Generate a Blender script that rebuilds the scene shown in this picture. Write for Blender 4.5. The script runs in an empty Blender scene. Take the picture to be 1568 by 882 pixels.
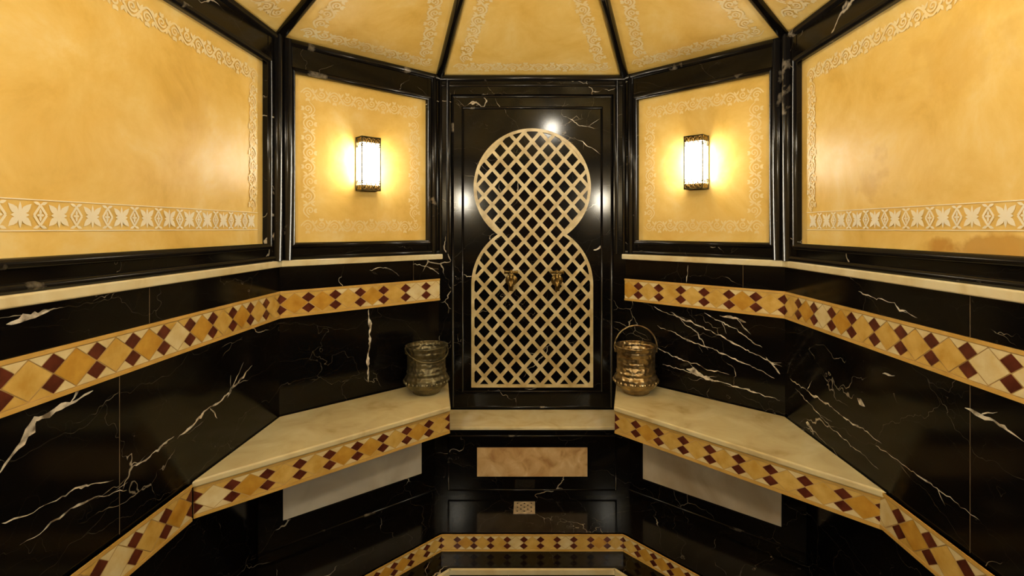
import bpy, bmesh, math, random
from mathutils import Vector, Matrix
random.seed(7)
Z0=1.88
sc=bpy.context.scene
# ------------------------------------------------------------------ materials
def newmat(name):
    m=bpy.data.materials.new(name); m.use_nodes=True
    nt=m.node_tree; b=nt.nodes['Principled BSDF']
    return m,nt,b
def N(nt,t,**kw):
    n=nt.nodes.new(t)
    for k,v in kw.items(): setattr(n,k,v)
    return n
def ramp(nt,stops):
    r=N(nt,'ShaderNodeValToRGB'); e=r.color_ramp.elements
    e[0].position,e[0].color=stops[0][0],(*stops[0][1],1)
    e[1].position,e[1].color=stops[-1][0],(*stops[-1][1],1)
    for p,c in stops[1:-1]:
        x=e.new(p); x.color=(*c,1)
    return r
def noise_mat(name,stops,scale=4,detail=6,rough=.4,metal=0,bump=0,bscale=30,rough2=None,dist=0,spec=.5):
    m,nt,b=newmat(name); L=nt.links
    tc=N(nt,'ShaderNodeTexCoord'); n=N(nt,'ShaderNodeTexNoise')
    n.inputs['Scale'].default_value=scale; n.inputs['Detail'].default_value=detail; n.inputs['Distortion'].default_value=dist
    L.new(tc.outputs['Object'],n.inputs['Vector'])
    r=ramp(nt,stops); L.new(n.outputs['Fac'],r.inputs['Fac']); L.new(r.outputs['Color'],b.inputs['Base Color'])
    b.inputs['Roughness'].default_value=rough; b.inputs['Metallic'].default_value=metal; b.inputs['Specular IOR Level'].default_value=spec
    if bump:
        n2=N(nt,'ShaderNodeTexNoise'); n2.inputs['Scale'].default_value=bscale; n2.inputs['Detail'].default_value=4
        L.new(tc.outputs['Object'],n2.inputs['Vector'])
        bp=N(nt,'ShaderNodeBump'); bp.inputs['Strength'].default_value=bump; bp.inputs['Distance'].default_value=.01
        L.new(n2.outputs['Fac'],bp.inputs['Height']); L.new(bp.outputs[0],b.inputs['Normal'])
    return m
def marquina():
    m,nt,b=newmat('black_marble'); L=nt.links
    tc=N(nt,'ShaderNodeTexCoord')
    nz=N(nt,'ShaderNodeTexNoise'); nz.inputs['Scale'].default_value=1.6; nz.inputs['Detail'].default_value=5; nz.inputs['Roughness'].default_value=.55
    L.new(tc.outputs['Object'],nz.inputs['Vector'])
    sub=N(nt,'ShaderNodeVectorMath',operation='SUBTRACT'); sub.inputs[1].default_value=(.5,.5,.5); L.new(nz.outputs['Color'],sub.inputs[0])
    mp=N(nt,'ShaderNodeMapping'); mp.inputs['Rotation'].default_value=(.6,.5,.4); mp.inputs['Scale'].default_value=(1,.45,1.3); L.new(tc.outputs['Object'],mp.inputs['Vector'])
    def veins(scale,amp,width,thr,mscale,off,hi):
        s=N(nt,'ShaderNodeVectorMath',operation='SCALE'); s.inputs['Scale'].default_value=amp; L.new(sub.outputs[0],s.inputs[0])
        a=N(nt,'ShaderNodeVectorMath',operation='ADD'); L.new(mp.outputs[0],a.inputs[0]); L.new(s.outputs[0],a.inputs[1])
        v=N(nt,'ShaderNodeTexVoronoi',feature='DISTANCE_TO_EDGE'); v.inputs['Scale'].default_value=scale; L.new(a.outputs[0],v.inputs['Vector'])
        o=N(nt,'ShaderNodeVectorMath',operation='ADD'); o.inputs[1].default_value=(off,off*2,off*3); L.new(tc.outputs['Object'],o.inputs[0])
        k=N(nt,'ShaderNodeTexNoise'); k.inputs['Scale'].default_value=mscale; k.inputs['Detail'].default_value=4; L.new(o.outputs[0],k.inputs['Vector'])
        m2=N(nt,'ShaderNodeMapRange'); m2.inputs['From Min'].default_value=thr; m2.inputs['From Max'].default_value=thr+.16; m2.inputs['To Max'].default_value=width; L.new(k.outputs['Fac'],m2.inputs['Value'])
        dv=N(nt,'ShaderNodeMath',operation='DIVIDE'); L.new(v.outputs['Distance'],dv.inputs[0])
        mxw=N(nt,'ShaderNodeMath',operation='MAXIMUM'); mxw.inputs[1].default_value=.0003; L.new(m2.outputs[0],mxw.inputs[0]); L.new(mxw.outputs[0],dv.inputs[1])
        mr=N(nt,'ShaderNodeMapRange'); mr.inputs['From Min'].default_value=.2; mr.inputs['From Max'].default_value=1
        mr.inputs['To Min'].default_value=hi; mr.inputs['To Max'].default_value=0; L.new(dv.outputs[0],mr.inputs['Value'])
        return mr
    v1=veins(2.3,.55,.022,.565,2.2,3.1,.75); v2=veins(6,.6,.020,.61,3.0,8.3,.4)
    ad=N(nt,'ShaderNodeMath',operation='MAXIMUM'); L.new(v1.outputs[0],ad.inputs[0]); L.new(v2.outputs[0],ad.inputs[1])
    mx=N(nt,'ShaderNodeMix',data_type='RGBA'); mx.inputs[6].default_value=(.0035,.003,.003,1); mx.inputs[7].default_value=(.60,.53,.43,1)
    L.new(ad.outputs[0],mx.inputs[0]); L.new(mx.outputs[2],b.inputs['Base Color'])
    b.inputs['Roughness'].default_value=.12; b.inputs['Specular IOR Level'].default_value=.24
    return m
M={}
M['black']=marquina()
M['blackedge']=noise_mat('black_marble_molding',[(.3,(.004,.0035,.0035)),(.66,(.008,.007,.007)),(.72,(.20,.17,.13)),(.76,(.01,.008,.008))],scale=7,rough=.2,spec=.35)
M['vein']=noise_mat('white_marble_vein',[(.35,(.16,.13,.10)),(.6,(.80,.75,.66))],scale=28,rough=.15)
M['seam']=noise_mat('marble_joint',[(.3,(.10,.07,.04)),(.7,(.22,.16,.09))],scale=12,rough=.4)
def plaster():
    m,nt,b=newmat('yellow_tadelakt'); L=nt.links
    tc=N(nt,'ShaderNodeTexCoord')
    n=N(nt,'ShaderNodeTexNoise'); n.inputs['Scale'].default_value=3.0; n.inputs['Detail'].default_value=10; n.inputs['Roughness'].default_value=.66; n.inputs['Distortion'].default_value=.4
    L.new(tc.outputs['Object'],n.inputs['Vector'])
    r=ramp(nt,[(.30,(.71,.46,.10)),(.42,(.81,.55,.145)),(.55,(.865,.62,.20)),(.70,(.90,.71,.32))]); L.new(n.outputs['Fac'],r.inputs['Fac'])
    col=r.outputs['Color']
    n3=N(nt,'ShaderNodeTexNoise'); n3.inputs['Scale'].default_value=11; n3.inputs['Detail'].default_value=7; L.new(tc.outputs['Object'],n3.inputs['Vector'])
    for (c,sc3,rad,amt) in [((1.375,1.44,Z0-.062),(1,.9,5),.23,.65),((1.375,1.66,Z0-.06),(1,1.2,4),.10,.4),((1.375,1.98,Z0+.20),(1,1,1),.06,.28),((-1.375,2.0,Z0+.5),(1,1,1),.10,.12),((1.375,1.6,Z0+.55),(1,.7,1),.12,.15)]:
        s=N(nt,'ShaderNodeVectorMath',operation='SUBTRACT'); s.inputs[1].default_value=c; L.new(tc.outputs['Object'],s.inputs[0])
        k=N(nt,'ShaderNodeVectorMath',operation='MULTIPLY'); k.inputs[1].default_value=sc3; L.new(s.outputs[0],k.inputs[0])
        ln=N(nt,'ShaderNodeVectorMath',operation='LENGTH'); L.new(k.outputs[0],ln.inputs[0])
        ad=N(nt,'ShaderNodeMath',operation='MULTIPLY_ADD'); ad.inputs[1].default_value=.5; L.new(n3.outputs['Fac'],ad.inputs[0]); L.new(ln.outputs['Value'],ad.inputs[2])
        mr=N(nt,'ShaderNodeMapRange'); mr.inputs['From Min'].default_value=rad+.20; mr.inputs['From Max'].default_value=rad+.28
        mr.inputs['To Min'].default_value=amt; mr.inputs['To Max'].default_value=0; L.new(ad.outputs[0],mr.inputs['Value'])
        mx=N(nt,'ShaderNodeMix',data_type='RGBA'); mx.inputs[7].default_value=(.50,.24,.03,1); L.new(mr.outputs[0],mx.inputs[0]); L.new(col,mx.inputs[6]); col=mx.outputs[2]
    L.new(col,b.inputs['Base Color'])
    b.inputs['Roughness'].default_value=.4; b.inputs['Specular IOR Level'].default_value=.3
    n2=N(nt,'ShaderNodeTexNoise'); n2.inputs['Scale'].default_value=7; L.new(tc.outputs['Object'],n2.inputs['Vector'])
    bp=N(nt,'ShaderNodeBump'); bp.inputs['Strength'].default_value=.25; bp.inputs['Distance'].default_value=.012
    L.new(n2.outputs['Fac'],bp.inputs['Height']); L.new(bp.outputs[0],b.inputs['Normal'])
    return m
M['yellow']=plaster()
M['arab']=noise_mat('arabesque_stucco',[(.3,(.88,.70,.34)),(.7,(.93,.82,.52))],scale=5,rough=.5)
M['arabf']=noise_mat('arabesque_stucco_faint',[(.3,(.87,.67,.29)),(.7,(.92,.78,.44))],scale=5,rough=.5)
M['arabw']=noise_mat('arabesque_stucco_white',[(.3,(.92,.84,.62)),(.7,(.95,.92,.80))],scale=5,rough=.5)
M['trim']=noise_mat('cream_marble',[(.3,(.64,.52,.28)),(.5,(.76,.67,.42)),(.7,(.82,.76,.54))],scale=6,rough=.22,dist=1.0)
M['seat']=noise_mat('seat_marble',[(.25,(.52,.41,.20)),(.42,(.68,.58,.34)),(.55,(.74,.66,.40)),(.72,(.82,.75,.50))],scale=5.5,detail=10,rough=.18,dist=.8)
M['grout']=noise_mat('mosaic_grout',[(.3,(.45,.28,.09)),(.7,(.62,.42,.17))],scale=12,rough=.5)
M['border']=noise_mat('mosaic_border',[(.3,(.60,.36,.08)),(.7,(.72,.47,.14))],scale=14,rough=.3)
M['t_red']=noise_mat('tile_red',[(.3,(.065,.014,.009)),(.7,(.15,.037,.02))],scale=20,rough=.2)
M['t_och']=noise_mat('tile_ochre',[(.3,(.50,.25,.03)),(.7,(.68,.40,.07))],scale=18,rough=.22)
M['t_och2']=noise_mat('tile_gold',[(.3,(.60,.36,.07)),(.7,(.78,.55,.17))],scale=18,rough=.22)
M['t_crm']=noise_mat('tile_cream',[(.3,(.74,.58,.27)),(.7,(.87,.77,.48))],scale=18,rough=.25)
M['lattice']=noise_mat('lattice_stone',[(.3,(.42,.31,.14)),(.5,(.58,.47,.25)),(.7,(.72,.63,.40))],scale=14,rough=.3)
M['pale']=noise_mat('pale_marble_panel',[(.3,(.60,.53,.42)),(.5,(.72,.66,.55)),(.7,(.80,.75,.64))],scale=4,rough=.3,dist=1)
M['tan']=noise_mat('tan_marble_panel',[(.3,(.50,.39,.25)),(.5,(.62,.52,.37)),(.7,(.72,.62,.47))],scale=4,rough=.3,dist=1)
M['pink']=noise_mat('travertine_panel',[(.3,(.45,.25,.10)),(.45,(.64,.42,.20)),(.6,(.74,.53,.28)),(.75,(.86,.70,.48))],scale=12,detail=10,rough=.3,dist=.8)
M['brass']=noise_mat('aged_brass',[(.35,(.30,.19,.06)),(.65,(.62,.43,.16))],scale=20,rough=.28,metal=1)
M['tapbrass']=noise_mat('dark_brass',[(.35,(.14,.09,.03)),(.65,(.38,.26,.09))],scale=20,rough=.3,metal=1)
M['dmetal']=noise_mat('dark_lamp_metal',[(.35,(.05,.045,.025)),(.65,(.18,.15,.08))],scale=30,rough=.4,metal=.9)
M['drain']=noise_mat('drain_metal',[(.35,(.45,.38,.28)),(.65,(.7,.6,.45))],scale=30,rough=.35,metal=.4)
M['dark']=noise_mat('dark_hole',[(.35,(.004,.004,.004)),(.65,(.01,.01,.01))],rough=.6)
M['wood']=noise_mat('dark_wood',[(.3,(.10,.04,.015)),(.7,(.22,.10,.04))],scale=5,rough=.35,dist=2)
def emat(name,col,st):
    m,nt,b=newmat(name)
    b.inputs['Base Color'].default_value=(1,.95,.85,1); b.inputs['Emission Color'].default_value=(*col,1); b.inputs['Emission Strength'].default_value=st
    return m
M['glow']=emat('lit_frosted_glass',(1,.93,.76),44)
M['glow_sconce_fill']=emat('lit_frosted_glass_fill',(1,.93,.76),215)  # glow raised beyond the visible sconces, as room fill
M['glow_lantern_fill']=emat('fill_lantern_glass',(1,.93,.78),140)  # glow of the added lantern, set to brighten the room
def embossed(name,c1,c2,rough):
    m,nt,b=newmat(name); L=nt.links
    tc=N(nt,'ShaderNodeTexCoord')
    v=N(nt,'ShaderNodeTexVoronoi'); v.inputs['Scale'].default_value=42; L.new(tc.outputs['Object'],v.inputs['Vector'])
    n=N(nt,'ShaderNodeTexNoise'); n.inputs['Scale'].default_value=18; n.inputs['Detail'].default_value=5; L.new(tc.outputs['Object'],n.inputs['Vector'])
    r=ramp(nt,[(.3,c1),(.7,c2)]); L.new(n.outputs['Fac'],r.inputs['Fac']); L.new(r.outputs['Color'],b.inputs['Base Color'])
    b.inputs['Metallic'].default_value=.95; b.inputs['Roughness'].default_value=rough
    w=N(nt,'ShaderNodeTexWave',bands_direction='Z'); w.inputs['Scale'].default_value=11; L.new(tc.outputs['Object'],w.inputs['Vector'])
    a=N(nt,'ShaderNodeMath',operation='MULTIPLY_ADD'); a.inputs[1].default_value=.4; L.new(w.outputs['Fac'],a.inputs[0]); L.new(v.outputs['Distance'],a.inputs[2])
    bp=N(nt,'ShaderNodeBump'); bp.inputs['Strength'].default_value=.9; bp.inputs['Distance'].default_value=.006
    L.new(a.outputs[0],bp.inputs['Height']); L.new(bp.outputs[0],b.inputs['Normal'])
    return m
M['bronzeL']=embossed('embossed_dark_bronze',(.10,.09,.055),(.25,.22,.135),.45)
M['bronzeR']=embossed('embossed_bronze',(.22,.15,.07),(.50,.39,.22),.30)

# ------------------------------------------------------------------ mesh builder
class MB:
    def __init__(s): s.v=[];s.f=[];s.m=[];s.sm=[];s.mats=[]
    def mi(s,k):
        if k not in s.mats: s.mats.append(k)
        return s.mats.index(k)
    def poly(s,pts,k,smooth=False):
        i=len(s.v); s.v+= [tuple(p) for p in pts]; s.f.append(tuple(range(i,i+len(pts)))); s.m.append(s.mi(k)); s.sm.append(smooth)
    def raw(s,pts,faces,k,smooth=False):
        i=len(s.v); s.v+=[tuple(p) for p in pts]; mi=s.mi(k)
        for f in faces: s.f.append(tuple(i+a for a in f)); s.m.append(mi); s.sm.append(smooth)
    def hexa(s,p,k):
        s.raw(p,[(3,2,1,0),(4,5,6,7),(0,1,5,4),(1,2,6,5),(2,3,7,6),(3,0,4,7)],k)
    def prism(s,base,off,k):
        n=len(base); off=Vector(off); p=[Vector(b) for b in base]; q=[b+off for b in p]
        s.raw(p+q,[tuple(range(n-1,-1,-1)),tuple(range(n,2*n))]+[(i,(i+1)%n,n+(i+1)%n,n+i) for i in range(n)],k)
    def tube(s,path,r,k,seg=8,closed=False):
        path=[Vector(p) for p in path]; n=len(path); pts=[]; prev=None
        for i,p in enumerate(path):
            if closed: t=(path[(i+1)%n]-path[i-1]).normalized()
            else: t=(path[min(i+1,n-1)]-path[max(i-1,0)]).normalized()
            up=prev if prev is not None else (Vector((0,0,1)) if abs(t.z)<.9 else Vector((1,0,0)))
            a=(up-t*up.dot(t)).normalized(); prev=a; b=t.cross(a)
            rr=r[i] if isinstance(r,(list,tuple)) else r
            for j in range(seg):
                an=2*math.pi*j/seg; pts.append(p+(a*math.cos(an)+b*math.sin(an))*rr)
        fs=[]
        for i in range(n if closed else n-1):
            for j in range(seg):
                i2=(i+1)%n; fs.append((i*seg+j,i*seg+(j+1)%seg,i2*seg+(j+1)%seg,i2*seg+j))
        if not closed: fs+= [tuple(range(seg-1,-1,-1)),tuple((n-1)*seg+j for j in range(seg))]
        s.raw(pts,fs,k,True)
    def lathe(s,prof,c,k,seg=48,axis=None):
        c=Vector(c); pts=[];n=len(prof)
        ax=Vector(axis) if axis else Vector((0,0,1)); a=(Vector((1,0,0)) if abs(ax.x)<.9 else Vector((0,1,0))); a=(a-ax*a.dot(ax)).normalized(); b=ax.cross(a)
        for r,z in prof:
            for j in range(seg):
                an=2*math.pi*j/seg; pts.append(c+ax*z+(a*math.cos(an)+b*math.sin(an))*r)
        fs=[(i*seg+j,i*seg+(j+1)%seg,(i+1)*seg+(j+1)%seg,(i+1)*seg+j) for i in range(n-1) for j in range(seg)]
        fs+=[tuple(range(seg-1,-1,-1)),tuple((n-1)*seg+j for j in range(seg))]
        s.raw(pts,fs,k,True)
    def obj(s,name,loc=(0,0,0),parent=None,bevel=0):
        me=bpy.data.meshes.new(name); l=Vector(loc)
        me.from_pydata([tuple(Vector(v)-l) for v in s.v],[],s.f)
        for k in s.mats: me.materials.append(M[k])
        for i,p in enumerate(me.polygons): p.material_index=s.m[i]; p.use_smooth=s.sm[i]
        me.update()
        o=bpy.data.objects.new(name,me); sc.collection.objects.link(o); o.location=loc
        if parent:
            o.parent=parent; o.matrix_parent_inverse=Matrix.Translation(-Vector(parent.location))
        if bevel:
            b=o.modifiers.new('bevel','BEVEL'); b.width=bevel; b.segments=3; b.limit_method='ANGLE'
        return o
def empty(name,loc):
    e=bpy.data.objects.new(name,None); sc.collection.objects.link(e); e.location=loc; e.empty_display_size=.1; return e
class Fr:
    def __init__(s,o,ux,uy,n,L=0): s.o=Vector(o);s.ux=Vector(ux);s.uy=Vector(uy);s.n=Vector(n);s.L=L
    def P(s,a,b,d=0): return s.o+s.ux*a+s.uy*b+s.n*d
def wallF(A,B,centre=(0,1.4)):
    A=Vector((A[0],A[1],0));B=Vector((B[0],B[1],0)); L=(B-A).length; ux=(B-A)/L
    n=Vector((-ux.y,ux.x,0)); c=Vector((centre[0],centre[1],0))
    if n.dot(c-A)<0: n=-n
    return Fr(A+Vector((0,0,Z0)),ux,(0,0,1),n,L)
def box(mb,F,a0,a1,b0,b1,d0,d1,k):
    P=F.P; mb.hexa([P(a0,b0,d0),P(a1,b0,d0),P(a1,b0,d1),P(a0,b0,d1),P(a0,b1,d0),P(a1,b1,d0),P(a1,b1,d1),P(a0,b1,d1)],k)
def hround(mb,F,a0,b0,a1,b1,r,d,k,flat=1.0,seg=8):
    A=Vector((a0,b0));B=Vector((a1,b1));t=(B-A).normalized();w=Vector((-t.y,t.x)); pts=[]
    for Q in (A,B):
        for j in range(seg+1):
            an=math.pi*j/seg; q=Q+w*(r*math.cos(an)); pts.append(F.P(q.x,q.y,d+r*flat*math.sin(an)))
    m=seg+1
    mb.raw(pts,[(j,j+1,m+j+1,m+j) for j in range(seg)]+[tuple(range(m)),tuple(range(2*m-1,m-1,-1))],k,True)
def mframe(mb,F,a0,a1,b0,b1,r,d,k):
    for q in ((a0,b0,a1,b0),(a0,b1,a1,b1),(a0,b0,a0,b1),(a1,b0,a1,b1)): hround(mb,F,*q,r,d,k)
def mosaic(mb,F,a0,a1,b0,b1,d,bord=.015,per=None,base=.012):
    box(mb,F,a0,a1,b0,b1,d-base,d,'grout')
    box(mb,F,a0,a1,b0,b0+bord*.85,d-base,d+.003,'border'); box(mb,F,a0,a1,b1-bord*.85,b1,d-base,d+.003,'border')
    y0=b0+bord;y1=b1-bord;H=y1-y0; L=a1-a0; n=max(1,round(L/((per or H*1.02)))); P=L/n; dd=d+.0015
    def T(pts,k):
        cx=sum(p[0] for p in pts)/len(pts);cy=sum(p[1] for p in pts)/len(pts)
        j=random.uniform(-.0008,.0008)
        mb.poly([F.P(a0+cx+j+(p[0]-cx)*.95,y0+cy+(p[1]-cy)*.95,dd) for p in pts],k)
    for i in range(n):
        x=i*P; c=x+P/2
        T([(x,H/2),(c,0),(x+P,H/2),(c,H)],random.choice(['t_och','t_och2','t_och2','t_och','t_och','t_crm']) if i%2 else random.choice(['t_och2','t_crm','t_och2','t_och']))
        for sgn in (0,1):
            def Y(v): return H-v if sgn else v
            e=x
            if i==0: T([(e,Y(0)),(e+P/4,Y(H/4)),(e,Y(H/2))],'t_red')
            if i==n-1: T([(e+P,Y(0)),(e+P*.75,Y(H/4)),(e+P,Y(H/2))],'t_red')
            else: T([(e+P,Y(0)),(e+P*.75,Y(H/4)),(e+P,Y(H/2)),(e+P*1.25,Y(H/4))],'t_red')
            k='t_crm' if random.random()<.6 else 't_och2'
            T([(e,Y(0)),(e+P/2,Y(0)),(e+P/4,Y(H/4))],k)
            T([(e+P,Y(0)),(e+P/2,Y(0)),(e+P*.75,Y(H/4))],k)
# ---- carved arabesque strips
LV=[0]
def nd(d):
    LV[0]=(LV[0]+1)%23; return d+LV[0]*.00006
def leaf(mb,Q,c,ang,l,w,k,d):
    pts=[]; dd=nd(d)
    for u,v in ((0,.12),(.2,.6),(.45,1),(.7,.72),(1,0),(.7,-.72),(.45,-1),(.2,-.6),(0,-.12)):
        x=u*l;y=v*w; pts.append(Q(c[0]+x*math.cos(ang)-y*math.sin(ang),c[1]+x*math.sin(ang)+y*math.cos(ang),dd))
    mb.poly(pts,k)
def ribbon(mb,Q,pts,r,k,d):
    dd=nd(d); n=len(pts); prev=None
    for i,p in enumerate(pts):
        a=pts[max(0,i-1)];b=pts[min(n-1,i+1)]; tx,ty=b[0]-a[0],b[1]-a[1]; q=math.hypot(tx,ty) or 1; nx,ny=-ty/q,tx/q
        rr=r*(1 if i<n*.7 else 1-.5*(i-n*.7)/(n*.3))
        cur=(p[0]+nx*rr,p[1]+ny*rr,p[0]-nx*rr,p[1]-ny*rr)
        if prev: mb.poly([Q(prev[0],prev[1],dd),Q(cur[0],cur[1],dd),Q(cur[2],cur[3],dd),Q(prev[2],prev[3],dd)],k)
        prev=cur
def mkQ(F,p0,p1):
    p0=Vector(p0);p1=Vector(p1);L=(p1-p0).length;t=(p1-p0)/L;nn=Vector((-t.y,t.x))
    def Q(x,y,dd):
        q=p0+t*x+nn*y; return F.P(q.x,q.y,dd)
    return Q,L
def arab(mb,F,p0,p1,w,k='arab',d=.0022,bold=1.0):
    Q,L=mkQ(F,p0,p1); n=max(1,round(L/(w*1.7)));P=L/n; A=w*.34; rb=w*.042*bold
    ribbon(mb,Q,[(L*i/(16*n),A*math.sin(2*math.pi*i/16)) for i in range(16*n+1)],rb,k,d)
    for i in range(n*2):
        x=(i+.5)*P/2; s=1 if i%2==0 else -1
        pts=[]
        for j in range(15):
            u=j/14; a=(math.radians(170)-u*math.radians(430)); r=w*.25*(1-.72*u); pts.append((x+r*math.cos(a)*1.05,s*(-.07*w+r*math.sin(a)*1.0)))
        ribbon(mb,Q,pts,rb*.9,k,d)
        leaf(mb,Q,(x,-s*.07*w),s*math.radians(80),w*.12,w*.055*bold,k,d)
        for a,l,ww in ((-60,.26,.075),(-90,.20,.06),(-120,.26,.075)): leaf(mb,Q,(x,-s*.27*w),s*math.radians(a),w*l,w*ww*bold,k,d)
        xc=x+P/4
        if xc<L-w*.2:
            for a in (60,120,-60,-120): leaf(mb,Q,(xc,(1 if a>0 else -1)*.09*w),math.radians(a),w*.34,w*.062*bold,k,d)
            leaf(mb,Q,(xc-w*.1,0),0,w*.2,w*.05*bold,k,d)
def arab_bold(mb,F,p0,p1,w,k='arabw',d=.0022):
    Q,L=mkQ(F,p0,p1); n=max(1,round(L/(w*1.32)));P=L/n
    for i in range(n):
        x=(i+.5)*P
        for a in (45,135,225,315): leaf(mb,Q,(x+.03*w*math.cos(math.radians(a)),.03*w*math.sin(math.radians(a))),math.radians(a),w*.50,w*.115,k,d)
        for a in (90,270): leaf(mb,Q,(x,0),math.radians(a),w*.44,w*.06,k,d)
        for a in (0,180): leaf(mb,Q,(x,0),math.radians(a),w*.30,w*.075,k,d)
        xb=i*P
        if i>0:
            q=[(xb-w*.22,0),(xb,w*.34),(xb+w*.22,0),(xb,-w*.34),(xb-w*.22,0)]
            for a_,b_ in zip(q[:-1],q[1:]): ribbon(mb,Q,[a_,((a_[0]+b_[0])/2,(a_[1]+b_[1])/2),b_],w*.042,k,d)
            for a in (90,270,0,180): leaf(mb,Q,(xb,0),math.radians(a),w*(.22 if a in(90,270) else .13),w*.05,k,d)
            for s in (1,-1):
                leaf(mb,Q,(xb,s*w*.36),s*math.radians(20),w*.26,w*.055,k,d); leaf(mb,Q,(xb,s*w*.36),s*math.radians(160),w*.26,w*.055,k,d)
    for s in (1,-1): ribbon(mb,Q,[(0,s*w*.52),(L,s*w*.52)],w*.018,k,d)
def arab_rect(mb,F,a0,a1,b0,b1,w,k='arab'):
    h=w/2
    arab(mb,F,(a0,b0+h),(a1,b0+h),w,k); arab(mb,F,(a0,b1-h),(a1,b1-h),w,k)
    arab(mb,F,(a0+h,b0+w),(a0+h,b1-w),w,k); arab(mb,F,(a1-h,b0+w),(a1-h,b1-w),w,k)
def vein(mb,F,pts,w,d=.0012,jit=.006,k='vein',branch=True):
    P=[Vector(p) for p in pts]; Q=[]; off=Vector((0,0))
    for i in range(len(P)-1):
        m=max(3,int((P[i+1]-P[i]).length/.014))
        for j in range(m):
            q=P[i].lerp(P[i+1],j/m)
            off=off*.8+Vector((random.uniform(-jit,jit),random.uniform(-jit,jit)))
            Q.append(q+off)
    Q.append(P[-1]+off); n=len(Q); prev=None
    ph=random.uniform(0,6)
    for i,q in enumerate(Q):
        t=(Q[min(i+1,n-1)]-Q[max(i-1,0)]).normalized(); nn=Vector((-t.y,t.x)); u=i/(n-1)
        ww=w*.5*(math.sin(math.pi*u)**.5*.8+.08)*(.25+.75*abs(math.sin(i*.45+ph)*math.sin(i*.17+ph*2)))*random.uniform(.6,1.4)
        cur=(q+nn*ww,q-nn*ww)
        if prev: mb.poly([F.P(prev[0].x,prev[0].y,d),F.P(cur[0].x,cur[0].y,d),F.P(cur[1].x,cur[1].y,d),F.P(prev[1].x,prev[1].y,d)],k)
        prev=cur
    if branch and n>10:
        for _ in range(1):
            i=random.randint(2,n-4); q=Q[i]; t=(Q[i+1]-Q[i]).normalized(); a=random.choice((-1,1))*random.uniform(.3,.8)
            dr=Vector((t.x*math.cos(a)-t.y*math.sin(a),t.x*math.sin(a)+t.y*math.cos(a)))
            vein(mb,F,[tuple(q),tuple(q+dr*random.uniform(.05,.12))],w*.35,d=d+.0002,jit=jit*.7,k=k,branch=False)
# ------------------------------------------------------------------ plan
XU=1.375; C2u=(XU,2.665); C1u=(.63,3.36)
XD=1.35; C2d=(XD,2.65); C1d=(.59,3.36)
YF=0.0; F1=(.63,-.70)
ZR=1.02; ZP=.85; ZB=-.08; ZTt=-.17; ZTb=-.205
ZS=-1.0; ZFL=-1.633
def upper_panel(mb,F,a0,a1):
    P=F.P; mb.poly([P(0,-.25),P(F.L,-.25),P(F.L,ZR),P(0,ZR)],'yellow')
    t=.03
    box(mb,F,0,a0,ZTt,ZR,0,t,'black'); box(mb,F,a1,F.L,ZTt,ZR,0,t,'black')
    box(mb,F,a0,a1,ZTt,ZB,0,t-.004,'black'); box(mb,F,a0,a1,ZP,ZR,0,t-.002,'black')
    mframe(mb,F,a0-.012,a1+.012,ZB-.012,ZP+.012,.016,t-.004,'blackedge')
    hround(mb,F,0,ZR-.012,F.L,ZR-.012,.022,t-.006,'blackedge')
    hround(mb,F,0,ZTt+.014,F.L,ZTt+.014,.014,t-.006,'blackedge')
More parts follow.
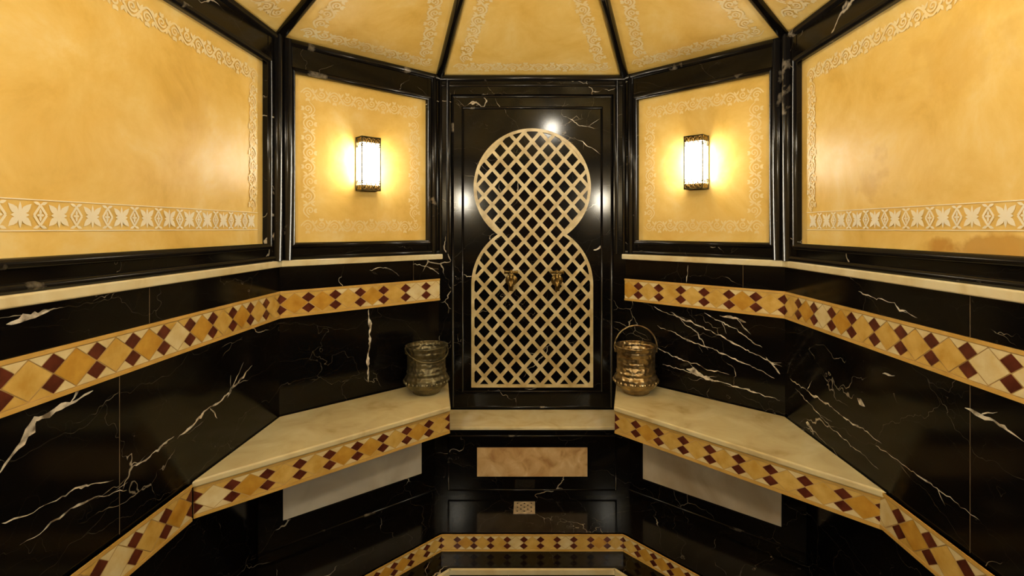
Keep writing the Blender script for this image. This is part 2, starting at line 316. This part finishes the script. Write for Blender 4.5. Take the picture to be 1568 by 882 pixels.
for sg,side in ((-1,'left'),(1,'right')):
    m=lambda p:(p[0]*sg,p[1])
    F=wallF(m(C2u),m((XU,YF))); mb=MB(); a0=.135;a1=F.L-.12
    upper_panel(mb,F,a0,a1)
    hround(mb,F,.05,ZTt,.05,ZR,.03,.026,'blackedge')
    W=mb.obj('wall_'+side)
    ar=MB()
    w=.082;h=w/2; e0=a0+.05; e1=a1-.06
    arab_bold(ar,F,(e0,.037),(e1,.037),w); w=.08
    arab(ar,F,(e0,.80-h),(e1,.80-h),w,'arab',bold=1.2); arab(ar,F,(e0+h,.085),(e0+h,.80-w),w,'arab',bold=1.2); arab(ar,F,(e1-h,.085),(e1-h,.80-w),w,'arab')
    ar.obj('arabesque_border',parent=W)
    D=wallF(m(C2d),m((XD,YF))); md=MB()
    box(md,D,0,D.L,ZFL-.02,ZTb,-.024,0,'black')
    for s in ((2.65-1.623) if sg<0 else (2.65-1.53),2.15):
        box(md,D,s-.0009,s+.0009,ZS,-.48,-.002,.0008,'seam')
    for s in ((2.65-1.75) if sg<0 else 1.12,2.0): box(md,D,s-.0008,s+.0008,-.335,ZTb,-.002,.0008,'seam')
    if sg<0:
        vein(md,D,[(1.40,-.62),(1.36,-.57),(1.309,-.515),(1.22,-.505),(1.13,-.49)],.03)
        vein(md,D,[(.767,-.798),(.60,-.755),(.45,-.72),(.264,-.66)],.020)
        vein(md,D,[(.46,-.75),(.40,-.69),(.32,-.63)],.016)
        vein(md,D,[(.99,-.81),(.85,-.80),(.78,-.79)],.012,branch=False)
        vein(md,D,[(1.38,-.24),(1.30,-.23),(1.26,-.225)],.035,jit=.006)
        vein(md,D,[(1.39,-.75),(1.2,-.77),(1.05,-.80)],.009,branch=False); vein(md,D,[(1.35,-.83),(1.2,-.82),(1.0,-.87)],.010)
    else:
        vein(md,D,[(.053,-.786),(.35,-.80),(.6,-.815),(.732,-.833)],.013)
        vein(md,D,[(1.107,-.558),(1.2,-.565),(1.29,-.592)],.018)
        vein(md,D,[(.59,-.70),(.63,-.711)],.03,branch=False); vein(md,D,[(.20,-.96),(.27,-.978)],.03,branch=False); vein(md,D,[(.74,-.56),(.80,-.54)],.02)
        vein(md,D,[(.70,-.85),(.95,-.86),(1.15,-.88)],.007); vein(md,D,[(.1,-.82),(.4,-.90),(.7,-.93)],.006)
        vein(md,D,[(.6,-.26),(.75,-.27),(.9,-.31)],.009)
    md.obj('marble_dado',parent=W)
    mo=MB(); mosaic(mo,D,0,D.L,-.48,-.335,.003,per=.142); mo.obj('mosaic_frieze',parent=W)
    fa=MB(); mosaic(fa,D,.70,D.L,-1.15,-1.005,.012,per=.142); fa.obj('mosaic_base_band',parent=W)
    tr=MB(); box(tr,D,-.008,D.L,ZTb,ZTt,-.03,.018,'trim'); tr.obj('trim_ledge',parent=W,bevel=.006)
    F=wallF(m(C2u),m(C1u)); mb=MB()
    upper_panel(mb,F,.085,F.L-.105)
    hround(mb,F,.045,ZTt,.045,ZR,.03,.022,'blackedge'); hround(mb,F,F.L-.06,ZTt,F.L-.06,ZR,.024,.022,'blackedge')
    W=mb.obj('wall_back_'+side)
    ar=MB(); arab_rect(ar,F,.125,F.L-.145,-.03,.80,.09,'arabf'); ar.obj('arabesque_border',parent=W)
    D=wallF(m(C2d),m(C1d)); md=MB(); box(md,D,0,D.L,-1.05,ZTb,-.024,0,'black')
    box(md,D,D.L-.006,D.L+.004,-1.05,ZTb,-.03,.001,'blackedge')
    if sg<0:
        vein(md,D,[(.50,-.485),(.505,-.62),(.495,-.75),(.50,-.92)],.026,jit=.004,branch=False)
        vein(md,D,[(.80,-.23),(.90,-.25),(1.0,-.30)],.011)
        vein(md,D,[(.5,-.25),(.62,-.24),(.7,-.30)],.006)
    else:
        vein(md,D,[(.78,-.503),(.55,-.56),(.3,-.64),(.02,-.74)],.013)
        vein(md,D,[(.75,-.62),(.5,-.68),(.25,-.76),(.05,-.80)],.012)
        vein(md,D,[(.72,-.86),(.5,-.87),(.25,-.90),(.03,-.93)],.014)
        vein(md,D,[(.56,-.86),(.50,-.865),(.46,-.875),(.40,-.89)],.085,jit=.003,branch=False)
        vein(md,D,[(.66,-.52),(.5,-.62),(.42,-.72)],.011); vein(md,D,[(.45,-.5),(.3,-.55),(.12,-.66)],.010)
        vein(md,D,[(.8,-.74),(.6,-.80),(.3,-.84)],.011); vein(md,D,[(.35,-.50),(.2,-.53)],.024); vein(md,D,[(.1,-.70),(.03,-.78)],.016)
        vein(md,D,[(.55,-.22),(.56,-.33)],.012,jit=.004)
    for s in ((.80,) if sg<0 else (.22,)): box(md,D,s-.0008,s+.0008,-.335,ZTb,-.002,.0008,'seam')
    md.obj('marble_dado',parent=W)
    mo=MB(); mosaic(mo,D,0,D.L,-.48,-.335,.003,per=.15); mo.obj('mosaic_frieze',parent=W)
    tr=MB(); box(tr,D,-.008,D.L,ZTb,ZTt,-.03,.018,'trim'); tr.obj('trim_ledge',parent=W,bevel=.006)
    F=wallF(m((XU,YF)),m(F1)); mb=MB(); upper_panel(mb,F,.10,F.L-.10)
    box(mb,F,0,F.L,ZFL-.02,ZTb,0,.025,'black'); box(mb,F,0,F.L,ZTb,ZTt,0,.045,'trim'); mosaic(mb,F,0,F.L,-.48,-.335,.028,per=.145)
    W=mb.obj('wall_front_'+side)
    ar=MB(); arab_rect(ar,F,.15,F.L-.15,-.015,.785,.085); ar.obj('arabesque_border',parent=W)
F=wallF((-.63,-.70),(.63,-.70)); mb=MB()
mb.poly([F.P(0,ZFL-.02),F.P(F.L,ZFL-.02),F.P(F.L,ZR),F.P(0,ZR)],'black')
box(mb,F,0,.14,ZFL,ZR,0,.03,'black'); box(mb,F,F.L-.14,F.L,ZFL,ZR,0,.03,'black'); box(mb,F,.14,F.L-.14,.55,ZR,0,.03,'black')
mb.obj('wall_front')
mb=MB(); box(mb,F,.15,F.L-.15,ZFL,.54,.002,.035,'wood')
for a in (.20,.66):
    for b0,b1 in ((-1.5,-.7),(-.6,.45)): box(mb,F,a,a+.40,b0,b1,.035,.05,'wood')
mb.tube([F.P(.62,-.62,.05),F.P(.62,-.62,.09),F.P(.62,-.50,.09),F.P(.62,-.50,.05)],.009,'brass'); mb.obj('door_1')

# ------------------------------------------------------------------ back wall + arched lattice panel
F=wallF((-.63,3.36),(.63,3.36)); c=.63; mb=MB()
mb.poly([F.P(0,-1.7),F.P(F.L,-1.7),F.P(F.L,ZR),F.P(0,ZR)],'black'); mb.obj('wall_back')
E=empty('arched_lattice_panel',F.P(c,-.2,.02)); mb=MB(); g=.001
for s in (0,1):
    a,b=((0,c-.545) if s==0 else (c+.545,F.L)); box(mb,F,a,b,-1.22,ZR,g,.034,'black')
box(mb,F,c-.545,c+.545,.90,ZR,g,.034,'black')
mframe(mb,F,c-.535,c+.535,-1.205,.89,.013,.012,'blackedge')
box(mb,F,c-.53,c-.475,-1.208,.88,g,.022,'black'); box(mb,F,c+.475,c+.53,-1.208,.88,g,.022,'black')
box(mb,F,c-.475,c+.475,.82,.88,g,.022,'black'); box(mb,F,c-.475,c+.475,-1.208,-1.10,g,.020,'black')
mframe(mb,F,c-.47,c+.47,-1.10,.815,.009,.010,'blackedge')
box(mb,F,c-.47,c+.47,-1.10,.815,g,.008,'black')
for s in (.015,.065): 
    hround(mb,F,s,-.17,s,ZR,.012,.032,'blackedge'); hround(mb,F,F.L-s,-.17,F.L-s,ZR,.012,.032,'blackedge')
hround(mb,F,0,ZR-.012,F.L,ZR-.012,.022,.028,'blackedge'); hround(mb,F,0,ZR-.06,F.L,ZR-.06,.010,.03,'blackedge')
dv=.0095
vein(mb,F,[(c-.47,-.3),(c-.44,-.32),(c-.40,-.31)],.010,d=dv); vein(mb,F,[(c+.41,-.15),(c+.45,-.13),(c+.47,-.12)],.035,d=dv,branch=False)
vein(mb,F,[(c+.28,.62),(c+.40,.55),(c+.47,.50)],.007,d=dv); vein(mb,F,[(c+.35,.12),(c+.45,.2)],.006,d=dv)
vein(mb,F,[(c+.2,.78),(c+.3,.70),(c+.42,.66)],.006,d=dv); vein(mb,F,[(c-.05,-1.085),(c+.03,-1.08),(c+.05,-1.065)],.008,d=dv,branch=False)
mb.obj('marble_frame',parent=E)
r1=.385;z1=.280;r2=.400;z2=-.377;zb=-1.06
def inside(x,z): return (x*x+(z-z1)**2<r1*r1) or (z<=z2 and z>zb and abs(x)<r2) or (z>z2 and x*x+(z-z2)**2<r2*r2)
lt=MB(); d0=.0082;d1=.016
hp=.108;vp=.122
for sgn in (1,-1):
    for i in range(-30,31):
        st=None; N_=900
        for j in range(N_+1):
            z=zb+(.68-zb)*j/N_; x=hp*(i+.5)+sgn*(z-zb)*hp/vp
            ins=inside(x,z)
            if ins and st is None: st=(x,z)
            if (not ins or j==N_) and st is not None:
                A=Vector(st);B=Vector((x,z))
                if (B-A).length>.01:
                    t=(B-A).normalized();nn=Vector((-t.y,t.x))*.0112
                    q=[A-nn,B-nn,B+nn,A+nn]; dd=d1+(.0004 if sgn>0 else 0)
                    lt.hexa([F.P(c+p.x,p.y,d0) for p in q]+[F.P(c+p.x,p.y,dd) for p in q],'lattice')
                st=None
zi=(r1*r1-r2*r2+z2*z2-z1*z1)/(2*(z2-z1)); xi=math.sqrt(r1*r1-(zi-z1)**2)
out=[]
a_s=math.atan2(zi-z1,xi)
for j in range(61):
    a=a_s+(math.pi-2*a_s)*j/60; out.append((r1*math.cos(a),z1+r1*math.sin(a)))
b_s=math.atan2(zi-z2,-xi)
for j in range(1,25):
    a=b_s+(math.pi-b_s)*j/24; out.append((r2*math.cos(a),z2+r2*math.sin(a)))
out+=[(-r2,zb),(r2,zb)]
for j in range(0,24):
    a=(math.pi-b_s)*j/24; out.append((r2*math.cos(a),z2+r2*math.sin(a)))
n=len(out); pts=[]
for i,p in enumerate(out):
    a=Vector(out[i-1]);b=Vector(out[(i+1)%n]);q=Vector(p)
    t1=(q-a).normalized();t2=(b-q).normalized();t=(t1+t2).normalized();nn=Vector((-t.y,t.x)); k=1/max(.5,nn.dot(Vector((-t1.y,t1.x))))
    w=.010*k
    for off,d in ((-w,d0),(-w,.019),(w,.019),(w,d0)): pts.append(F.P(c+(q+nn*off).x,(q+nn*off).y,d))
lt.raw(pts,[(i*4+j,((i+1)%n)*4+j,((i+1)%n)*4+j+1,i*4+j+1) for i in range(n) for j in range(3)],'lattice')
lt.obj('stone_lattice',parent=E)
def tap(x,z):
    o=F.P(c+x,z,.020); mb=MB(); n=F.n; k='tapbrass'
    mb.lathe([(.040,0),(.040,.006),(.026,.014),(.018,.016)],o,k,24,axis=n)
    mb.tube([o+n*.01,o+n*.055,o+n*.08+Vector((0,0,-.015)),o+n*.088+Vector((0,0,-.065))],[.018,.020,.016,.014],k,12)
    mb.lathe([(.015,0),(.017,.018),(.012,.035),(.015,.048)],o+n*.04,k,16)
    hz=o+n*.04+Vector((0,0,.055))
    mb.tube([hz-F.ux*.046,hz,hz+F.ux*.046],[.012,.007,.012],k,10); mb.tube([hz-n*.03,hz+n*.03],.007,k,10); mb.lathe([(.002,-.008),(.013,0),(.010,.01),(.001,.016)],hz,k,12)
    mb.obj('brass_tap',loc=o)
tap(-.14,-.345); tap(.165,-.345)
# ------------------------------------------------------------------ back ledge
YL=3.05
Fb=wallF((-.602,YL),(.602,YL),centre=(0,0)); e=empty('marble_ledge',(0,YL,Z0-1.4))
mb=MB(); L=Fb.L; cc=L/2
box(mb,Fb,0,L,ZFL,-1.237,-.29,0,'black')
box(mb,Fb,0,L,-1.32,-1.237,0,.012,'black'); box(mb,Fb,0,cc-.355,ZFL,-1.32,0,.012,'black'); box(mb,Fb,cc+.355,L,ZFL,-1.32,0,.012,'black'); box(mb,Fb,cc-.355,cc+.355,ZFL,-1.535,0,.012,'black')
mframe(mb,Fb,.09,L-.09,-1.60,-1.27,.006,.011,'blackedge')
mb.obj('ledge_base',parent=e)
mb=MB(); box(mb,Fb,cc-.338,cc+.338,-1.52,-1.345,0,.008,'pink'); mb.obj('travertine_inset',parent=e)
mb=MB(); box(mb,Fb,0,L,-1.235,-1.213,-.28,.014,'trim'); mb.obj('ledge_slab',parent=e,bevel=.006)
# ------------------------------------------------------------------ benches
for sg in (-1,1):
    m=lambda p:(p[0]*sg,p[1])
    e=empty('stone_bench',(sg*1.0,2.6,Z0-1.3))
    A=(.459,2.79);YB=1.96 if sg<0 else 1.88;B=(XD-.002,YB)
    mb=MB(); mb.prism([(sg*x,y,Z0+ZS-.028) for x,y in ((.572,3.352),(XD-.004,2.642),(XD-.004,YB),A)],(0,0,.028),'seat'); mb.obj('seat_slab',parent=e,bevel=.007)
    Ff=wallF(m((B[0],B[1]+.015)),m((A[0]+.006,A[1]+.012)),centre=(0,1.2)); mb=MB()
    mosaic(mb,Ff,0,Ff.L,-1.155,-1.028,-.002,per=.138,base=.03); mb.obj('mosaic_fascia',parent=e)
    Fe=wallF(m((A[0]+.014,A[1]+.02)),m((.58,3.34)),centre=(0,2.6)); mb=MB()
    box(mb,Fe,0,Fe.L,-1.155,-1.03,-.02,-.002,'grout'); mb.obj('end_fascia',parent=e)
    mb=MB(); mb.prism([(sg*x,y,Z0-1.06) for x,y in ((.60,3.33),(XD-.004,2.62),(XD-.004,2.0),(.50,2.80))],(0,0,.03),'black')
    K1=(.602,3.05);K2=(XD,2.44); Fu=wallF(m(K1),m(K2),centre=(0,1.2)); zq=-1.478 if sg<0 else -1.51
    box(mb,Fu,0,Fu.L,ZFL,-1.03,-.03,0,'black'); box(mb,Fu,0,.085,ZFL,-1.06,0,.012,'black'); box(mb,Fu,.855,Fu.L,ZFL,-1.06,0,.012,'black'); box(mb,Fu,.085,.855,ZFL,zq,0,.012,'black')
    box(mb,Fu,.085,.855,-1.19,-1.06,0,.012,'black')
    hround(mb,Fu,0,-1.60,Fu.L,-1.60,.008,.01,'blackedge')
    mb.obj('under_bench_wall',parent=e)
    mb=MB(); box(mb,Fu,.088,.852,zq+.003,-1.193,0,.006,'pale' if sg<0 else 'tan'); mb.obj('marble_inset',parent=e)
# ------------------------------------------------------------------ floor tiers
def ring(mb,o,i,zo,zi,k):
    n=len(o)
    for j in range(n):
        a,b=o[j],o[(j+1)%n];c_,d_=i[(j+1)%n],i[j]
        mb.poly([(a[0],a[1],Z0+zo),(b[0],b[1],Z0+zo),(c_[0],c_[1],Z0+zi),(d_[0],d_[1],Z0+zi)],k)
def oct_(x1,y1,x2,y2,y3,y4): return [(x1,y1),(x2,y2),(x2,y3),(x1,y4),(-x1,y4),(-x2,y3),(-x2,y2),(-x1,y1)]
outer=oct_(.64,3.12,1.40,2.50,-.02,-.72)
p1=oct_(.489,2.657,.95,2.172,.35,-.10)
p2=oct_(.416,2.505,.80,2.100,.42,.04)
fl=MB(); ring(fl,outer,p1,ZFL,ZFL,'black')
Zt=-1.723
ring(fl,p1,p1,ZFL,Zt,'black'); ring(fl,p1,p2,Zt,Zt,'black'); ring(fl,p2,p2,Zt-.02,-1.88,'black')
fl.poly([(x,y,Z0-1.88) for x,y in p2],'black')
FL=fl.obj('floor')
st=MB()
for j in range(8):
    a,b=p1[j],p1[(j+1)%8]; W_=wallF(a,b,centre=(0,1.3)); 
    mosaic(st,W_,0,W_.L,Zt+.001,ZFL+.002,.008,bord=.011,per=.09)
st.obj('mosaic_step_edge',parent=FL)
st=MB()
for j in range(8):
    a,b=p2[j],p2[(j+1)%8]; W_=wallF(a,b,centre=(0,1.3)); box(st,W_,-.003,W_.L+.003,Zt-.022,Zt+.002,-.010,.006,'trim')
st.obj('trim_step_nosing',parent=FL)
mb=MB(); X,Y=-.046,2.90; s=.062; z=Z0+ZFL+.0005
mb.prism([(X-s,Y-s,z),(X+s,Y-s,z),(X+s,Y+s,z),(X-s,Y+s,z)],(0,0,.004),'drain')
for i in range(5):
    for j in range(5):
        if (i+j)%2==0:
            x=X-.04+i*.02;y=Y-.04+j*.02; mb.poly([(x-.007,y,z+.0046),(x,y-.007,z+.0046),(x+.007,y,z+.0046),(x,y+.007,z+.0046)],'dark')
mb.tube([(X+.052*math.cos(a*math.pi/8),Y+.052*math.sin(a*math.pi/8),z+.004) for a in range(16)],.002,'drain',6,closed=True)
mb.obj('floor_drain',loc=(X,Y,z))
# ------------------------------------------------------------------ dome ceiling
AP=Vector((0,1.6,Z0+ZR+.62))
cr=[(.63,3.36),(XU,2.665),(XU,0),(.63,-.70),(-.63,-.70),(-XU,0),(-XU,2.665),(-.63,3.36)]
ce=MB(); arb=MB(); rb=MB()
for j in range(8):
    A=Vector((*cr[j],Z0+ZR));B=Vector((*cr[(j+1)%8],Z0+ZR))
    ce.poly([A,B,AP],'yellow')
    ux=(B-A).normalized(); L=(B-A).length; v=AP-A; ap=v.dot(ux); uy=(v-ux*ap).normalized(); H=v.dot(uy); n=ux.cross(uy)
    if n.z>0: n=-n
    Fd=Fr(A,ux,uy,n,L)
    w=.095; ins=.07
    def xl(b,off):
        sl=ap/H; return b*sl+off*math.sqrt(1+sl*sl)
    def xr(b,off):
        sl=(L-ap)/H; return L-b*sl-off*math.sqrt(1+sl*sl)
    b0=ins+w/2; arab(arb,Fd,(xl(b0,ins),b0),(xr(b0,ins),b0),w,'arab',bold=1.35)
    bt=H*.62; b1=ins+w
    o=ins+w/2+.01
    arab(arb,Fd,(xl(b1,o),b1),(xl(bt,o),bt),w,'arab',bold=1.35); arab(arb,Fd,(xr(b1,o),b1),(xr(bt,o),bt),w,'arab',bold=1.35)
    rb.tube([A+Vector((0,0,-.005)),A.lerp(AP,.99)+Vector((0,0,-.005))],.028,'blackedge',12)
    rb.tube([A,B],.026,'blackedge',10)
C=ce.obj('ceiling'); arb.obj('arabesque_border',parent=C)
rb.lathe([(.10,-.05),(.12,-.02),(.12,.02)],AP+Vector((0,0,-.03)),'blackedge',24)
rb.obj('dome_ribs',parent=C)
# ------------------------------------------------------------------ sconces
def sconce(F,s,zc,g='glow'):
    mb=MB(); w=.060; dp=.080; z0=zc-.160;z1_=zc+.160
    box(mb,F,s-w-.004,s+w+.004,z0,z1_,.0045,.010,'dmetal')
    box(mb,F,s-w+.008,s+w-.008,z0+.035,z1_-.035,.012,dp-.008,g)
    for (b0,b1) in ((z0,z0+.006),(z0+.055,z0+.060),(z1_-.060,z1_-.055),(z1_-.006,z1_)):
        box(mb,F,s-w,s+w,b0,b1,dp-.006,dp,'dmetal')
        for x in (s-w,s+w-.006): box(mb,F,x,x+.006,b0,b1,.005,dp,'dmetal')
    for x in (s-w,s+w-.006): box(mb,F,x,x+.006,z0,z1_,dp-.006,dp,'dmetal')
    box(mb,F,s-w,s+w,z1_-.004,z1_,.005,dp,'dmetal')
    box(mb,F,s-w+.004,s+w-.004,z0+.004,z0+.034,.012,dp-.01,'dmetal')
    box(mb,F,s-w+.004,s+w-.004,z1_-.034,z1_-.004,.012,dp-.01,'dmetal')
    for zz in (z0+.030,z1_-.030):
        for i in range(4):
            x=s-w+.017+i*(2*w-.034)/3
            mb.tube([F.P(x+.014*math.cos(a*math.pi/6),zz+.022*math.sin(a*math.pi/6),dp-.003) for a in range(12)],.0028,'brass',6,closed=True)
            mb.tube([F.P(x-.012,zz-.02,dp-.003),F.P(x+.012,zz+.02,dp-.003)],.002,'brass',6); mb.tube([F.P(x+.012,zz-.02,dp-.003),F.P(x-.012,zz+.02,dp-.003)],.002,'brass',6)
        for sd in (s-w+.003,s+w-.003):
            for i in range(3):
                dd=.02+i*.022
                mb.tube([F.P(sd,zz+.022*math.sin(a*math.pi/6),dd+.011*math.cos(a*math.pi/6)) for a in range(12)],.0026,'brass',6,closed=True)
    mb.obj('wall_sconce',loc=F.P(s,zc,0))
for sg in (-1,1):
    F=wallF((sg*C2u[0],C2u[1]),(sg*C1u[0],C1u[1])); sconce(F,.50,.385 if sg<0 else .395)
for sg in (-1,1):
    F=wallF((sg*XU,YF),(sg*F1[0],F1[1])); sconce(F,F.L/2,.39,'glow_sconce_fill')  # unseen sconces behind the camera, brightened to fill the room
mb=MB(); c0=Vector((.22,1.1,Z0+1.12))  # lantern out of view, added for general fill light
mb.lathe([(.01,.12),(.03,.115),(.075,.09),(.085,.075),(.08,.07)],c0,'brass',8); mb.lathe([(.078,-.075),(.085,-.08),(.05,-.10),(.01,-.115)],c0,'brass',8)
mb.lathe([(.070,-.072),(.072,0),(.070,.07)],c0,'glow_lantern_fill',8)
for j in range(8):
    a=j*math.pi/4; mb.tube([c0+Vector((.08*math.cos(a),.08*math.sin(a),-.08)),c0+Vector((.08*math.cos(a),.08*math.sin(a),.08))],.004,'brass',6)
mb.tube([c0+Vector((0,0,.11)),c0+Vector((0,0,.34))],.005,'brass',6)
mb.obj('added_fill_lantern',loc=c0)
# ------------------------------------------------------------------ buckets
def bucket(X,Y,k,up,rot):
    z=Z0+ZS+.001; o=Vector((X,Y,z)); mb=MB()
    prof=[(.001,0),(.072,0),(.082,.006),(.084,.014),(.098,.028),(.122,.05),(.132,.068),(.134,.085),(.128,.102),(.118,.116),(.115,.124),(.119,.130),(.119,.136),(.114,.142),(.114,.20),(.115,.245),(.120,.250),(.120,.257),(.117,.262),(.121,.275),(.127,.283),(.127,.289),(.119,.289),(.110,.262),(.108,.14),(.12,.09),(.10,.03),(.001,.012)]
    mb.lathe(prof,o,k,56)
    for i in range(28):
        a=2*math.pi*i/28; p=o+Vector((.131*math.cos(a),.131*math.sin(a),.078)); mb.lathe([(.001,-.010),(.008,-.006),(.010,0),(.008,.006),(.001,.010)],p,k,8)
    R=Matrix.Rotation(rot,3,'Z')
    for s in (-1,1):
        b=o+R@Vector((s*.120,0,.268)); mb.tube([b+R@Vector((s*.004,-.012,-.02)),b+R@Vector((s*.010,0,.016)),b+R@Vector((s*.004,.012,-.02))],.005,k,8)
    pts=[]
    for j in range(25):
        a=math.pi*j/24
        if up: q=Vector((.130*math.cos(a),0,.272+.135*math.sin(a)))
        else: q=Vector((.127*math.cos(a),-.130*math.sin(a),.270-.06*math.sin(a)))
        pts.append(o+R@q)
    mb.tube(pts,.0048,k,8)
    mb.obj('bronze_bucket',loc=o)
bucket(-.645,3.03,'bronzeL',False,.5); bucket(.632,3.03,'bronzeR',True,0)
# ------------------------------------------------------------------ camera, world
cam=bpy.data.cameras.new('camera'); co=bpy.data.objects.new('camera',cam); sc.collection.objects.link(co)
co.location=(0,0,Z0); co.rotation_euler=(math.pi/2,0,0); cam.sensor_width=36; cam.lens=36*760/1568; cam.shift_x=-31/1568; cam.shift_y=-91/1568; cam.clip_start=.02
sc.camera=co
w=bpy.data.worlds.new('world'); sc.world=w; w.use_nodes=True; w.node_tree.nodes['Background'].inputs[0].default_value=(.3,.25,.18,1); w.node_tree.nodes['Background'].inputs[1].default_value=.3
sc.view_settings.view_transform='Standard'
